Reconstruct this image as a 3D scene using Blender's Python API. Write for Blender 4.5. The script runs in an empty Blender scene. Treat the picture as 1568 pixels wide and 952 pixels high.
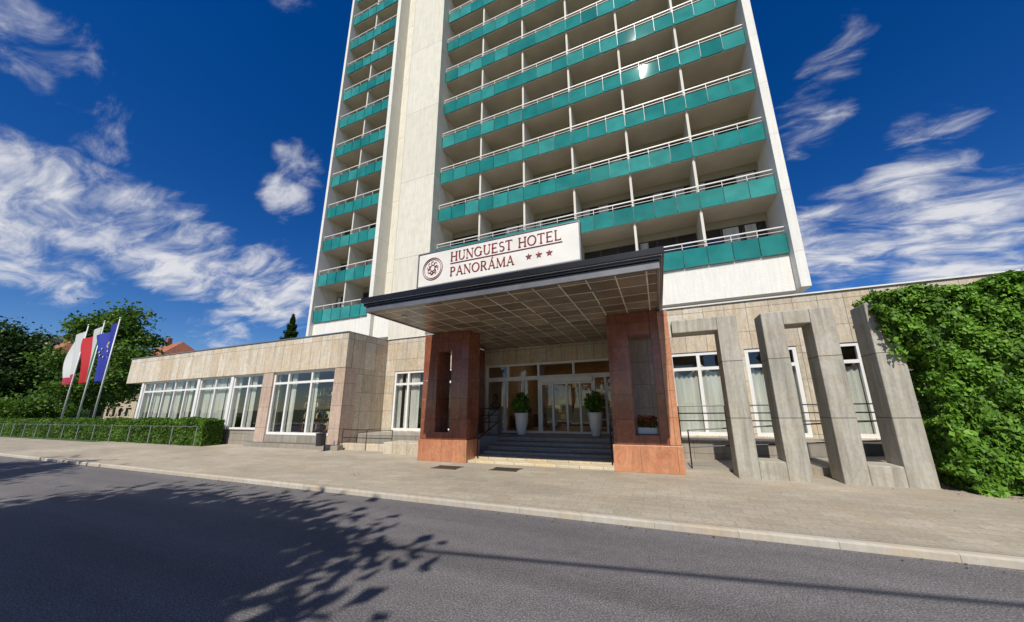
import bpy, math, random
import numpy as np
from mathutils import Vector, Matrix
random.seed(7); rng=np.random.default_rng(7)
S=bpy.context.scene
COL=S.collection
# ------------------------------------------------------------------ materials
def newmat(name):
    m=bpy.data.materials.new(name); m.use_nodes=True
    nt=m.node_tree; b=nt.nodes["Principled BSDF"]
    return m,nt,b
def N(nt,t,**k):
    n=nt.nodes.new(t)
    for a,v in k.items(): setattr(n,a,v)
    return n
def coord(nt,mode="obj"):
    g=N(nt,"ShaderNodeNewGeometry")
    if mode=="pos": return g.outputs["Position"]
    s=N(nt,"ShaderNodeSeparateXYZ"); nt.links.new(g.outputs["Position"],s.inputs[0])
    a=N(nt,"ShaderNodeMath",operation="ADD"); nt.links.new(s.outputs[0],a.inputs[0]); nt.links.new(s.outputs[1],a.inputs[1])
    c=N(nt,"ShaderNodeCombineXYZ"); nt.links.new(a.outputs[0],c.inputs[0]); nt.links.new(s.outputs[2],c.inputs[1])
    return c.outputs[0]
def noise(nt,vec,scale,detail=4,rough=.55,stretch=None,dist=0):
    if stretch:
        mp=N(nt,"ShaderNodeMapping"); mp.inputs["Scale"].default_value=stretch
        nt.links.new(vec,mp.inputs[0]); vec=mp.outputs[0]
    n=N(nt,"ShaderNodeTexNoise"); n.inputs["Scale"].default_value=scale
    n.inputs["Detail"].default_value=detail; n.inputs["Roughness"].default_value=rough; n.inputs["Distortion"].default_value=dist
    nt.links.new(vec,n.inputs["Vector"]); return n.outputs["Fac"]
def ramp(nt,fac,stops):
    r=N(nt,"ShaderNodeValToRGB"); nt.links.new(fac,r.inputs[0])
    el=r.color_ramp.elements
    while len(el)<len(stops): el.new(.5)
    for e,(p,c) in zip(el,stops):
        e.position=p; e.color=(c[0],c[1],c[2],1) if hasattr(c,"__len__") else (c,c,c,1)
    return r.outputs[0]
def mix(nt,a,b,fac,mode="MIX"):
    m=N(nt,"ShaderNodeMix",data_type="RGBA",blend_type=mode)
    for s,v in ((m.inputs[0],fac),(m.inputs[6],a),(m.inputs[7],b)):
        if isinstance(v,(int,float)): s.default_value=v
        elif isinstance(v,tuple): s.default_value=(*v,1)
        else: nt.links.new(v,s)
    return m.outputs[2]
def bump(nt,b,h,strength=.3,dist=.02):
    n=N(nt,"ShaderNodeBump"); n.inputs["Strength"].default_value=strength; n.inputs["Distance"].default_value=dist
    nt.links.new(h,n.inputs["Height"]); nt.links.new(n.outputs[0],b.inputs["Normal"])
def plain(name,col,rough=.6,metal=0,var=.15,scale=3,bmp=0,spec=.5):
    m,nt,b=newmat(name)
    v=coord(nt,"pos"); f=noise(nt,v,scale,3)
    lo=tuple(c*(1-var) for c in col); hi=tuple(min(1,c*(1+var)) for c in col)
    nt.links.new(ramp(nt,f,[(.3,lo),(.7,hi)]),b.inputs["Base Color"])
    b.inputs["Roughness"].default_value=rough; b.inputs["Metallic"].default_value=metal
    b.inputs["Specular IOR Level"].default_value=spec
    if bmp: bump(nt,b,noise(nt,v,scale*12,3),bmp,.01)
    return m
def slabs(name,cols,w,h,mortar=.006,mcol=(.12,.1,.08),rough=.6,streak=.35,off=0,xo=0,zo=0,warm=(.5,.36,.2),wamt=.55,vein=0):
    m,nt,b=newmat(name)
    v=coord(nt,"wall")
    mp=N(nt,"ShaderNodeMapping"); mp.inputs["Location"].default_value=(xo,zo,0); nt.links.new(v,mp.inputs[0])
    br=N(nt,"ShaderNodeTexBrick",offset=off,squash=1)
    nt.links.new(mp.outputs[0],br.inputs["Vector"])
    br.inputs["Scale"].default_value=1; br.inputs["Brick Width"].default_value=w; br.inputs["Row Height"].default_value=h
    br.inputs["Mortar Size"].default_value=mortar; br.inputs["Mortar Smooth"].default_value=.1; br.inputs["Bias"].default_value=0
    br.inputs["Color1"].default_value=(0,0,0,1); br.inputs["Color2"].default_value=(1,1,1,1)
    br.inputs["Mortar"].default_value=(.5,.5,.5,1)
    c=ramp(nt,br.outputs["Color"],[(i/(len(cols)-1),q) for i,q in enumerate(cols)])
    n1=noise(nt,v,1.5,4,.62,None,1.6 if vein else 0); c=mix(nt,c,warm,ramp(nt,n1,[(.45,0.),(.7,wamt)]))
    if vein:
        n4=noise(nt,v,2.2,5,.65,(1,.55,1),2.2)
        c=mix(nt,c,ramp(nt,n4,[(.44,1.),(.5,.62),(.56,1.)]),vein,"MULTIPLY")
    n2=noise(nt,v,5,4,.65,(1.6,.12,1)); c=mix(nt,c,ramp(nt,n2,[(.3,.55),(.6,1.08)]),streak,"MULTIPLY")
    n3=noise(nt,v,14,3,.7); c=mix(nt,c,ramp(nt,n3,[(.3,.8),(.65,1.05)]),.5,"MULTIPLY")
    c=mix(nt,c,mcol,br.outputs["Fac"])
    nt.links.new(c,b.inputs["Base Color"]); b.inputs["Roughness"].default_value=rough
    iv=N(nt,"ShaderNodeMath",operation="SUBTRACT"); iv.inputs[0].default_value=1; nt.links.new(br.outputs["Fac"],iv.inputs[1])
    bump(nt,b,iv.outputs[0],.5,.01)
    return m
M={}
M["stone"]=slabs("beige_limestone",[(.56,.47,.35),(.72,.65,.52),(.62,.51,.37),(.76,.7,.58),(.64,.57,.46)],.62,1.56,zo=.1,streak=.45,warm=(.66,.48,.26),wamt=.7,vein=.45)
M["stone2"]=slabs("beige_limestone_wall",[(.5,.43,.32),(.66,.59,.46),(.57,.47,.34),(.68,.62,.5)],.62,.78,streak=.45,warm=(.6,.43,.23),wamt=.7,vein=.45)
M["pinkstone"]=slabs("pink_limestone",[(.5,.37,.28),(.59,.46,.37),(.54,.4,.31)],.7,.9,streak=.3,warm=(.54,.38,.26),vein=.5)
M["plinth"]=slabs("grey_stone_plinth",[(.26,.24,.2),(.34,.31,.26),(.3,.27,.22)],.9,.3,streak=.5,warm=(.32,.26,.18))
M["redshaded"]=slabs("red_marble_shaded_tone",[(.2,.06,.035),(.3,.1,.055),(.24,.075,.042)],.5,.6,zo=-.12,mortar=.005,mcol=(.1,.04,.03),rough=.16,streak=.4,warm=(.34,.14,.08),vein=.6)  # pier marble with the canopy's shade darkened into its colour
M["redsunlit"]=slabs("red_marble_sunlit_tone",[(.48,.19,.095),(.6,.27,.14),(.53,.22,.11)],.8,.62,zo=-.12,mortar=.005,mcol=(.2,.1,.06),rough=.3,streak=.4,warm=(.6,.32,.17),vein=.5)  # same pier marble, sunlight put into the lighter colour
M["concrete"]=slabs("concrete_frame",[(.4,.38,.32),(.47,.44,.37),(.43,.4,.34)],40,1.25,zo=-.1,mortar=.008,mcol=(.1,.09,.07),rough=.85,streak=.85,warm=(.4,.33,.23),vein=.25)
M["white"]=slabs("white_render",[(.76,.74,.67),(.8,.78,.71)],400,2.885,zo=.85,mortar=.008,mcol=(.45,.43,.38),rough=.8,streak=.2,warm=(.72,.67,.57),wamt=.35)
M["pylon"]=slabs("cream_render",[(.7,.66,.55),(.75,.71,.6)],400,5.77,zo=.3,mortar=.014,mcol=(.36,.32,.25),rough=.8,streak=.28,warm=(.64,.56,.42),wamt=.5)
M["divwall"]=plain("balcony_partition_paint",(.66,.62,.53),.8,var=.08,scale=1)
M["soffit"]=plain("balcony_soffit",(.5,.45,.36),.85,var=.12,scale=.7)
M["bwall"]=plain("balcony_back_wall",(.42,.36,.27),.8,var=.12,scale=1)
M["frame_w"]=plain("white_window_frame",(.78,.77,.74),.35,var=.05)
M["frame_b"]=plain("brown_window_frame",(.06,.04,.03),.4)
M["dark"]=plain("dark_metal",(.03,.03,.034),.35,.5)
M["steel"]=plain("brushed_steel",(.45,.45,.44),.35,.8)
M["whitemetal"]=plain("white_painted_metal",(.74,.72,.68),.4,var=.05)
M["gravelroof"]=plain("roof_gravel",(.25,.24,.22),.9)
M["black"]=plain("black_fascia",(.02,.02,.024),.25,.2)
M["greyfascia"]=plain("grey_fascia",(.2,.2,.21),.35,.4)
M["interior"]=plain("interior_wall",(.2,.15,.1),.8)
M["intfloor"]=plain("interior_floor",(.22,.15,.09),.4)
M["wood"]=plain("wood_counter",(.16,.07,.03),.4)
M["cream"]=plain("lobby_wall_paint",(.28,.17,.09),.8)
M["bronze"]=plain("bronze_patina",(.06,.045,.03),.4,.6)
M["stepdark"]=slabs("grey_stone_steps",[(.19,.18,.17),(.26,.25,.24)],1.2,.14,zo=0,rough=.7,streak=.4,warm=(.24,.21,.17))
M["steplight"]=slabs("beige_stone_steps",[(.52,.45,.32),(.62,.55,.4),(.66,.5,.28)],.6,.5,rough=.7,streak=.3,warm=(.58,.45,.26))
M["bin"]=plain("bin_plastic",(.03,.03,.03),.5)
M["planter"]=plain("white_planter",(.75,.74,.7),.35,var=.05)
M["trunk"]=plain("bark",(.09,.06,.04),.9,scale=8,var=.4)
M["signwhite"]=plain("sign_panel",(.8,.77,.71),.35,var=.06,scale=2)
M["signred"]=plain("sign_lettering",(.25,.03,.03),.4,var=.05)
M["housewall"]=plain("plaster",(.5,.42,.3),.9)
M["tile"]=slabs("clay_roof_tiles",[(.34,.1,.045),(.45,.16,.08)],.25,.3,rough=.8,off=.5,warm=(.28,.11,.05))
M["greyroof"]=plain("slate_roof",(.16,.17,.17),.7)
m,nt,b=newmat("teal_glass_panel"); g=N(nt,"ShaderNodeNewGeometry")
c=ramp(nt,g.outputs["Random Per Island"],[(0,(.018,.18,.165)),(.5,(.026,.23,.205)),(1,(.05,.29,.26))])
f=noise(nt,coord(nt,"pos"),1.1,2); c=mix(nt,c,ramp(nt,f,[(.3,.75),(.7,1.15)]),.8,"MULTIPLY")
nt.links.new(c,b.inputs["Base Color"]); b.inputs["Roughness"].default_value=.03; b.inputs["Specular IOR Level"].default_value=.4; M["teal"]=m
m,nt,b=newmat("window_glass"); nt.nodes.remove(b); out=nt.nodes["Material Output"]
tr=N(nt,"ShaderNodeBsdfTransparent"); tr.inputs[0].default_value=(.85,.89,.87,1)
gl=N(nt,"ShaderNodeBsdfGlossy"); gl.inputs["Roughness"].default_value=.015
lw=N(nt,"ShaderNodeLayerWeight"); lw.inputs[0].default_value=.5
pw_=N(nt,"ShaderNodeMath",operation="POWER"); nt.links.new(lw.outputs["Facing"],pw_.inputs[0]); pw_.inputs[1].default_value=3
ad=N(nt,"ShaderNodeMath",operation="MULTIPLY_ADD"); ad.inputs[1].default_value=.75; ad.inputs[2].default_value=.1; nt.links.new(pw_.outputs[0],ad.inputs[0])
mx=N(nt,"ShaderNodeMixShader"); nt.links.new(ad.outputs[0],mx.inputs[0]); nt.links.new(tr.outputs[0],mx.inputs[1]); nt.links.new(gl.outputs[0],mx.inputs[2]); nt.links.new(mx.outputs[0],out.inputs[0]); M["glass"]=m
m,nt,b=newmat("dark_room_glass"); b.inputs["Base Color"].default_value=(.015,.017,.018,1); b.inputs["Roughness"].default_value=.04; b.inputs["Specular IOR Level"].default_value=.9; M["darkglass"]=m
m,nt,b=newmat("curtain_cloth"); v=coord(nt,"pos")
nt.links.new(ramp(nt,noise(nt,v,6,2,.5,(1,1,.1)),[(.3,(.55,.53,.48)),(.7,(.78,.76,.71))]),b.inputs["Base Color"]); b.inputs["Roughness"].default_value=.9; M["curtain"]=m
m,nt,b=newmat("canopy_ceiling_tiles"); v=coord(nt,"pos")
br=N(nt,"ShaderNodeTexBrick",offset=0,squash=1); nt.links.new(v,br.inputs["Vector"])
br.inputs["Scale"].default_value=1; br.inputs["Brick Width"].default_value=.55; br.inputs["Row Height"].default_value=.55; br.inputs["Mortar Size"].default_value=.014
br.inputs["Color1"].default_value=(.15,.12,.085,1); br.inputs["Color2"].default_value=(.32,.26,.19,1); br.inputs["Mortar"].default_value=(.8,.75,.66,1)
nt.links.new(mix(nt,br.outputs[0],ramp(nt,noise(nt,v,1.2,4),[(.3,.6),(.7,1.2)]),.8,"MULTIPLY"),b.inputs["Base Color"])
b.inputs["Roughness"].default_value=.28; M["ceiling"]=m
def leafmat(name,cols,trans=.35,vs=.9,lo=.5):
    m,nt,b=newmat(name); g=N(nt,"ShaderNodeNewGeometry")
    c=ramp(nt,g.outputs["Random Per Island"],[(i/(len(cols)-1),q) for i,q in enumerate(cols)])
    c=mix(nt,c,ramp(nt,noise(nt,g.outputs["Position"],vs,2),[(.3,lo),(.7,1.3)]),.8,"MULTIPLY")
    nt.links.new(c,b.inputs["Base Color"]); b.inputs["Roughness"].default_value=.5; b.inputs["Specular IOR Level"].default_value=.25
    t=N(nt,"ShaderNodeBsdfTranslucent"); nt.links.new(c,t.inputs[0])
    mx=N(nt,"ShaderNodeMixShader"); mx.inputs[0].default_value=trans
    nt.links.new(b.outputs[0],mx.inputs[1]); nt.links.new(t.outputs[0],mx.inputs[2]); nt.links.new(mx.outputs[0],nt.nodes["Material Output"].inputs[0]); return m
M["ivy"]=leafmat("ivy_leaves",[(.05,.13,.012),(.11,.24,.02),(.2,.38,.04),(.08,.18,.016)],.3,2.2,.6)
M["leafA"]=leafmat("tree_leaves",[(.06,.12,.016),(.11,.21,.025),(.16,.28,.035)])
M["leafD"]=leafmat("dark_tree_leaves",[(.02,.05,.01),(.045,.09,.015),(.07,.14,.02)])
M["hedge"]=leafmat("hedge_leaves",[(.05,.12,.012),(.1,.2,.02),(.15,.28,.03)])
M["flower"]=leafmat("red_flowers",[(.5,.02,.03),(.6,.05,.1)])
M["litter"]=leafmat("dry_leaves",[(.25,.16,.05),(.18,.1,.04),(.2,.2,.05)])
m,nt,b=newmat("shop_goods"); g=N(nt,"ShaderNodeNewGeometry")
nt.links.new(ramp(nt,g.outputs["Random Per Island"],[(0,(.5,.05,.04)),(.2,(.6,.5,.2)),(.4,(.7,.68,.6)),(.6,(.1,.25,.1)),(.8,(.45,.2,.08)),(1,(.15,.2,.4))]),b.inputs["Base Color"]); M["goods"]=m
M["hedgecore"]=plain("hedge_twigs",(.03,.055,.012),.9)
m,nt,b=newmat("asphalt"); v=coord(nt,"pos")
base=ramp(nt,noise(nt,v,60,3,.9),[(.36,(.055,.05,.051)),(.5,(.125,.115,.116)),(.64,(.31,.29,.285))])
big=ramp(nt,noise(nt,v,.45,4,.6,(.35,1.4,1)),[(.3,.72),(.7,1.2)])
c=mix(nt,base,big,.9,"MULTIPLY")
c=mix(nt,c,ramp(nt,noise(nt,v,7,3,.7),[(.35,.87),(.65,1.08)]),.8,"MULTIPLY")
c=mix(nt,c,ramp(nt,noise(nt,v,1.1,2,.5,(.06,2.2,1)),[(.35,.84),(.65,1.08)]),.8,"MULTIPLY")
nt.links.new(c,b.inputs["Base Color"]); b.inputs["Roughness"].default_value=.8
bump(nt,b,noise(nt,v,60,2,.9),.4,.01); M["asphalt"]=m
m,nt,b=newmat("pavement_pavers"); v=coord(nt,"pos")
br=N(nt,"ShaderNodeTexBrick",offset=.5); nt.links.new(v,br.inputs["Vector"]); br.inputs["Scale"].default_value=1
br.inputs["Brick Width"].default_value=.4; br.inputs["Row Height"].default_value=.2; br.inputs["Mortar Size"].default_value=.004
br.inputs["Color1"].default_value=(.38,.33,.25,1); br.inputs["Color2"].default_value=(.44,.385,.3,1); br.inputs["Mortar"].default_value=(.26,.22,.16,1)
c=mix(nt,br.outputs[0],ramp(nt,noise(nt,v,.7,5,.6,(.5,1,1)),[(.3,.7),(.7,1.12)]),.9,"MULTIPLY")
c=mix(nt,c,ramp(nt,noise(nt,v,25,3,.75),[(.3,.74),(.65,1.1)]),.9,"MULTIPLY")
c=mix(nt,c,(.34,.25,.14),ramp(nt,noise(nt,v,1.6,4),[(.52,0.),(.75,.5)]))
nt.links.new(c,b.inputs["Base Color"]); b.inputs["Roughness"].default_value=.85; M["paver"]=m
M["kerb"]=slabs("kerb_concrete",[(.44,.4,.33),(.52,.48,.4)],1.0,5,mortar=.004,mcol=(.25,.22,.18),rough=.85,streak=.3)
M["ground"]=plain("ground_grass",(.07,.1,.03),.95,var=.35,scale=.8)
M["grate"]=plain("cast_iron",(.09,.075,.055),.6,.3)
# ------------------------------------------------------------------ builders
def empty(name,loc=(0,0,0)):
    e=bpy.data.objects.new(name,None); COL.objects.link(e); e.location=loc; return e
def mesh(name,V,F,mat,parent=None,smooth=False):
    me=bpy.data.meshes.new(name); me.from_pydata([tuple(v) for v in V],[],F); me.update()
    o=bpy.data.objects.new(name,me); COL.objects.link(o)
    if mat: me.materials.append(mat if not isinstance(mat,str) else M[mat])
    if parent:
        o.parent=parent; o.matrix_parent_inverse=Matrix.Translation(-Vector(parent.location))
    if smooth:
        for p in me.polygons: p.use_smooth=True
    return o
class B:
    def __init__(s,name,mat,parent=None): s.n=name;s.m=mat;s.p=parent;s.V=[];s.F=[]
    def box(s,x0,x1,y0,y1,z0,z1):
        i=len(s.V)
        s.V+=[(x0,y0,z0),(x1,y0,z0),(x1,y1,z0),(x0,y1,z0),(x0,y0,z1),(x1,y0,z1),(x1,y1,z1),(x0,y1,z1)]
        s.F+=[[i+3,i+2,i+1,i],[i+4,i+5,i+6,i+7],[i,i+1,i+5,i+4],[i+1,i+2,i+6,i+5],[i+2,i+3,i+7,i+6],[i+3,i,i+4,i+7]]
        return s
    def cyl(s,a,b,r0,r1=None,n=8):
        r1=r0 if r1 is None else r1
        a=Vector(a);b=Vector(b);d=(b-a).normalized()
        u=d.cross(Vector((0,0,1)) if abs(d.z)<.9 else Vector((1,0,0))).normalized();w=d.cross(u)
        i=len(s.V)
        for q,r in ((a,r0),(b,r1)):
            for k in range(n):
                t=2*math.pi*k/n; s.V.append(tuple(q+u*math.cos(t)*r+w*math.sin(t)*r))
        for k in range(n):
            s.F.append([i+k,i+(k+1)%n,i+n+(k+1)%n,i+n+k])
        s.F.append([i+n-1-k for k in range(n)]); s.F.append([i+n+k for k in range(n)])
        return s
    def done(s,bevel=0,smooth=False):
        if not s.V: return None
        o=mesh(s.n,s.V,s.F,s.m,s.p,smooth)
        if bevel:
            b=o.modifiers.new("bevel","BEVEL"); b.width=bevel; b.segments=2; b.limit_method='ANGLE'
        return o
def leaves(name,pts,size,mat,parent=None,nrm=None,jit=.6,sizevar=.4,down=False):
    pts=np.asarray(pts,float); n=len(pts)
    if nrm is None: nv=rng.normal(size=(n,3))
    else: nv=np.asarray(nrm,float)+rng.normal(size=(n,3))*jit
    nv/=np.linalg.norm(nv,axis=1,keepdims=True)+1e-9
    ref=np.tile([0,0,1.],(n,1))+rng.normal(size=(n,3))*.5 if down else rng.normal(size=(n,3))
    u=np.cross(nv,ref); u/=np.linalg.norm(u,axis=1,keepdims=True)+1e-9
    w=np.cross(nv,u)
    sz=(size*(1+sizevar*rng.uniform(-1,1,n)))[:,None]
    tip=w*sz; side=u*sz*.62; lift=nv*sz*.18
    Vv=np.stack([pts+tip,pts+side+tip*.05+lift,pts-tip*.7,pts-side+tip*.05+lift],1).reshape(-1,3)
    me=bpy.data.meshes.new(name); me.vertices.add(4*n); me.vertices.foreach_set("co",Vv.ravel())
    idx=np.arange(4*n).reshape(n,4)
    tri=np.concatenate([idx[:,[0,1,2]],idx[:,[0,2,3]]],1).reshape(-1)
    me.loops.add(6*n); me.loops.foreach_set("vertex_index",tri)
    me.polygons.add(2*n); me.polygons.foreach_set("loop_start",np.arange(0,6*n,3)); me.polygons.foreach_set("loop_total",np.full(2*n,3))
    me.update(); me.validate(); me.materials.append(M[mat])
    o=bpy.data.objects.new(name,me); COL.objects.link(o)
    if parent: o.parent=parent; o.matrix_parent_inverse=Matrix.Translation(-Vector(parent.location))
    return o
# ------------------------------------------------------------------ ground
mesh("ground",[(-3000,-3000,-.008),(3000,-3000,-.008),(3000,3000,-.008),(-3000,3000,-.008)],[[0,1,2,3]],"ground")
mesh("road",[(-400,-5.5,0),(300,-5.5,0),(300,5.22,0),(-400,5.22,0)],[[0,1,2,3]],"asphalt")
B("kerb","kerb").box(-400,300,5.22,5.34,-.1,.094).done(.02)
mesh("pavement",[(-400,5.342,.09),(300,5.342,.09),(300,7.6,.12),(-400,7.6,.12),(300,12,.12),(-400,12,.12)],[[0,1,2,3],[3,2,4,5]],"paver")
B("pavement","paver").box(-400,300,-9,-5.66,-.1,.12).done()
B("kerb","kerb").box(-400,300,-5.65,-5.5,-.1,.124).done(.02)
mesh("lawn",[(-300,8.6,.126),(-28.5,8.6,.126),(-28.5,11.9,.126),(-300,11.9,.126)],[[0,1,2,3]],"ground")
for gx,gy in ((-5.35,7.75),(-3.75,7.95)):
    e=empty("drain_grate",(gx,gy,.12)); 
    b=B("bars","grate",e)
    for i in range(10): b.box(gx-.35+i*.072,gx-.35+i*.072+.045,gy-.16,gy+.16,.121,.132)
    b.box(gx-.38,gx+.38,gy-.2,gy-.165,.121,.134);b.box(gx-.38,gx+.38,gy+.165,gy+.2,.121,.134); b.done()
pts=[(random.uniform(-22,9),5.2-abs(random.gauss(0,.06)),.01) for _ in range(260)]+[(random.uniform(-20,9),random.uniform(5.5,8.4),.125) for _ in range(35)]+[(random.uniform(4.5,9),8.15-abs(random.gauss(0,.15)),.13) for _ in range(160)]
leaves("fallen_leaves",pts,.018,"litter",None,[(0,0,1)]*len(pts),.3)
# ------------------------------------------------------------------ hotel
H=empty("hotel_building",(0,20,0))
WZ=3.34
def curtain(bx,x0,x1,y,z0,z1,step=.07,amp=.03,swag=0):
    n=max(2,int((x1-x0)/step)); i=len(bx.V)
    for k in range(n+1):
        x=x0+(x1-x0)*k/n; yy=y+amp*(1 if k%2 else -1)+random.uniform(-.01,.01)
        zb=z1-swag*math.sin(math.pi*k/n)
        bx.V+=[(x,yy,z0),(x,yy,zb)]
    for k in range(n): bx.F.append([i+2*k,i+2*k+2,i+2*k+3,i+2*k+1])
fw=B("window_frames","frame_w",H); gls=B("window_glass","glass",H); cur=B("curtains","curtain",H)
def window(x0,x1,z0,z1,y,mull=(),trans=None,fr=.07,curt=True,open_=.0,swag=.0):
    fw.box(x0,x1,y,y+.1,z0,z0+fr); fw.box(x0,x1,y,y+.1,z1-fr,z1)
    fw.box(x0,x0+fr,y+.002,y+.098,z0+fr,z1-fr); fw.box(x1-fr,x1,y+.002,y+.098,z0+fr,z1-fr)
    for q in mull: fw.box(q-fr/2,q+fr/2,y+.002,y+.098,z0+fr,z1-fr)
    xs=[x0]+list(mull)+[x1]
    if trans:
        for a,b_ in zip(xs[:-1],xs[1:]): fw.box(a+fr*.5,b_-fr*.5,y+.006,y+.09,trans-fr/2,trans+fr/2)
    for a,b_ in zip(xs[:-1],xs[1:]):
        i=len(gls.V); yy=y+.05; t1=random.gauss(0,.004); t2=random.gauss(0,.004)
        gls.V+=[(a+.02,yy+t1,z0+.02),(b_-.02,yy-t1,z0+.02),(b_-.02,yy+t2,z1-.02),(a+.02,yy-t2,z1-.02)]; gls.F.append([i,i+1,i+2,i+3])
    if curt:
        for a,b_ in zip(xs[:-1],xs[1:]):
            w=b_-a
            if open_>0:
                o_=min(.95,max(.05,open_+random.uniform(-.15,.15)))
                curtain(cur,a+.04,a+w*(.5-o_/2),y+.2,z0,z1-.05); curtain(cur,a+w*(.5+o_/2),b_-.04,y+.2,z0,z1-.05)
            else: curtain(cur,a+.03,b_-.03,y+.16+random.uniform(0,.03),z0,z1-.3-random.uniform(0,.1),swag=swag)
B("left_wing_fascia","stone",H).box(-30.2,-11.95,9.8,10.1,3.36,4.85).box(-12.25,-11.951,10.102,12.0,3.36,4.848).box(-30.2,-29.9,10.102,26,3.36,4.848).done(.012)
B("left_wing_roof","gravelroof",H).box(-29.9,-12.25,10.1,26,4.4,4.6).done()
B("left_wing_coping","steel",H).box(-30.24,-11.92,9.76,10.14,4.852,4.885).box(-12.25,-11.92,10.142,12,4.852,4.885).done()
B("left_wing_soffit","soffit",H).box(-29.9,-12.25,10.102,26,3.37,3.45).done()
B("left_wing_side_wall","stone2",H).box(-12.3,-11.95,10.45,12.0,.0,3.358).done()
pk=B("left_wing_piers","pinkstone",H)
pk.box(-12.55,-11.952,9.82,10.45,.1,3.358); pk.box(-17.2,-16.5,9.82,10.3,.1,3.358); pk.done(.015)
pl_=B("left_wing_plinth","plinth",H); pl_.box(-16.5,-12.55,9.84,10.3,.1,.62); pl_.box(-28.3,-17.2,9.98,10.3,.1,.8); pl_.box(-17.35,-11.6,9.55,9.815,.1,.3); pl_.done(.02)
wp=B("left_wing_white_posts","frame_w",H)
for q in (-28.3,-22.55,-19.65): wp.box(q-.11,q+.11,9.86,10.25,.8,3.36)
wp.done(.01)
window(-16.5,-12.55,.62,3.36,9.9,(-15.5,-14.0),2.85,.1,curt=True,open_=.6)
window(-19.56,-17.2,.8,3.36,9.92,(-18.4,),2.8,.09,open_=.4)
window(-22.46,-19.74,.8,3.36,9.92,(-21.1,),2.8,.09,open_=.2)
window(-28.2,-22.64,.8,3.36,9.92,(-27.1,-26,-24.9,-23.8),2.8,.09,open_=.45)
B("left_wing_end_wall","stone2",H).box(-28.5,-28.36,10.0,26,.0,3.36).done()
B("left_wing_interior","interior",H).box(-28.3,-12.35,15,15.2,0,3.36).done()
B("left_wing_floor","intfloor",H).box(-28.3,-12.35,10.3,15,.3,.55).done()
sh=B("shop_shelves","wood",H)
for k in range(4): sh.box(-15.3,-12.7,10.6,10.95,.75+k*.5,.79+k*.5)
sh.box(-15.35,-15.3,10.6,10.95,.6,2.7);sh.box(-14.0,-13.95,10.6,10.95,.6,2.7); sh.done()
gd=B("shop_goods","goods",H)
for k in range(200):
    x=random.uniform(-15.25,-12.8);z=.79+random.randint(0,3)*.5; w=random.uniform(.05,.12); gd.box(x,x+w,10.62,10.8,z+.002,z+random.uniform(.1,.36))
gd.done()
rw=B("podium_wall","stone2",H)
RW0,RW1=-11.95,30
ops=[(-11.4,-9.3),(-8.8,-7.3),(-6.6,-1.3),(.45,2.2),(2.65,4.0),(4.35,5.5),(6.3,8.3),(8.8,11),(11.6,14),(14.6,17),(17.6,20)]
rw.box(RW0,RW1,12,12.3,WZ,4.9)
xs=RW0
for a,b_ in ops:
    rw.box(xs,a,12,12.3,0,WZ-.002)
    if not(a==-6.6): rw.box(a,b_,12.002,12.298,0,.7)
    xs=b_
rw.box(xs,RW1,12,12.3,0,WZ-.002); rw.done(.01)
B("podium_coping","whitemetal",H).box(RW0,RW1,11.95,12.35,4.902,4.945).done()
B("podium_roof","gravelroof",H).box(-12.25,30,12.3,34,4.5,4.7).done()
B("podium_lintel_band","redsunlit",H).box(5.56,6.24,11.9,11.998,.7,3.3).done(.01)
window(-11.4,-9.3,.7,WZ,12.03,(-10.6,),2.75,.1,open_=.3)
window(-8.8,-7.3,.7,WZ,12.03,(-8.0,),2.75,.1,open_=.3)
for a,b_ in ops[3:]:
    window(a,b_,.7,WZ,12.03,((a+b_)/2,) if b_-a<2.5 else (a+(b_-a)/3,a+2*(b_-a)/3),2.8,.1,swag=.35)
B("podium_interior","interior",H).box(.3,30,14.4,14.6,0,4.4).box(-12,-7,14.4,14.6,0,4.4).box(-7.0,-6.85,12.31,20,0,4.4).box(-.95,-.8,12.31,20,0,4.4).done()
B("podium_floor","intfloor",H).box(-12,30,12.31,22,.4,.66).done()
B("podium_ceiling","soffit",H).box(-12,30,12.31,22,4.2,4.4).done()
dz=.68
window(-6.6,-1.3,2.75,3.34,12.06,(-5.6,-4.3,-2.9),None,.08,curt=False)
window(-6.6,-4.25,dz,2.75,12.06,(-5.75,-4.95),None,.08,curt=False)
window(-2.2,-1.3,dz,2.75,12.06,(-1.75,),None,.08,curt=False)
window(-4.25,-2.2,dz,2.55,12.1,(-3.75,-3.2,-2.7),None,.07,curt=False)
for o in (fw,gls,cur): o.done()
B("door_header","frame_w",H).box(-4.25,-2.2,11.98,12.2,2.552,2.748).done(.01)
B("lobby_desk","wood",H).box(-4.6,-2.4,17,17.6,.66,1.7).box(-6.6,-5.2,16,18,.66,1.3).done(.02)
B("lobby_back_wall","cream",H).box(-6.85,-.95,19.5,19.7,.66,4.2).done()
ll=B("lobby_shelves_and_pictures","goods",H)
for k in range(34):
    x=random.uniform(-6.5,-1.3);z=random.uniform(.9,3); ll.box(x,x+random.uniform(.1,.6),19.3,19.49,z,z+random.uniform(.1,.5))
ll.done()
ch=B("lobby_armchairs","wood",H)
for (x,y) in ((-5.9,14.2),(-4.9,15.2),(-2.4,14.6),(-1.7,15.6)):
    ch.box(x-.35,x+.35,y-.35,y+.3,.8,1.1); ch.box(x-.35,x+.35,y+.302,y+.42,.8,1.6); ch.box(x-.45,x-.352,y-.35,y+.42,.7,1.3); ch.box(x+.352,x+.45,y-.35,y+.42,.7,1.3)
ch.done(.04)
m,nt,b=newmat("lobby_lamp_glow"); b.inputs["Emission Color"].default_value=(1,.75,.45,1); b.inputs["Emission Strength"].default_value=7; M["glow"]=m
lg=B("lobby_ceiling_lamps","glow",H)
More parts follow.
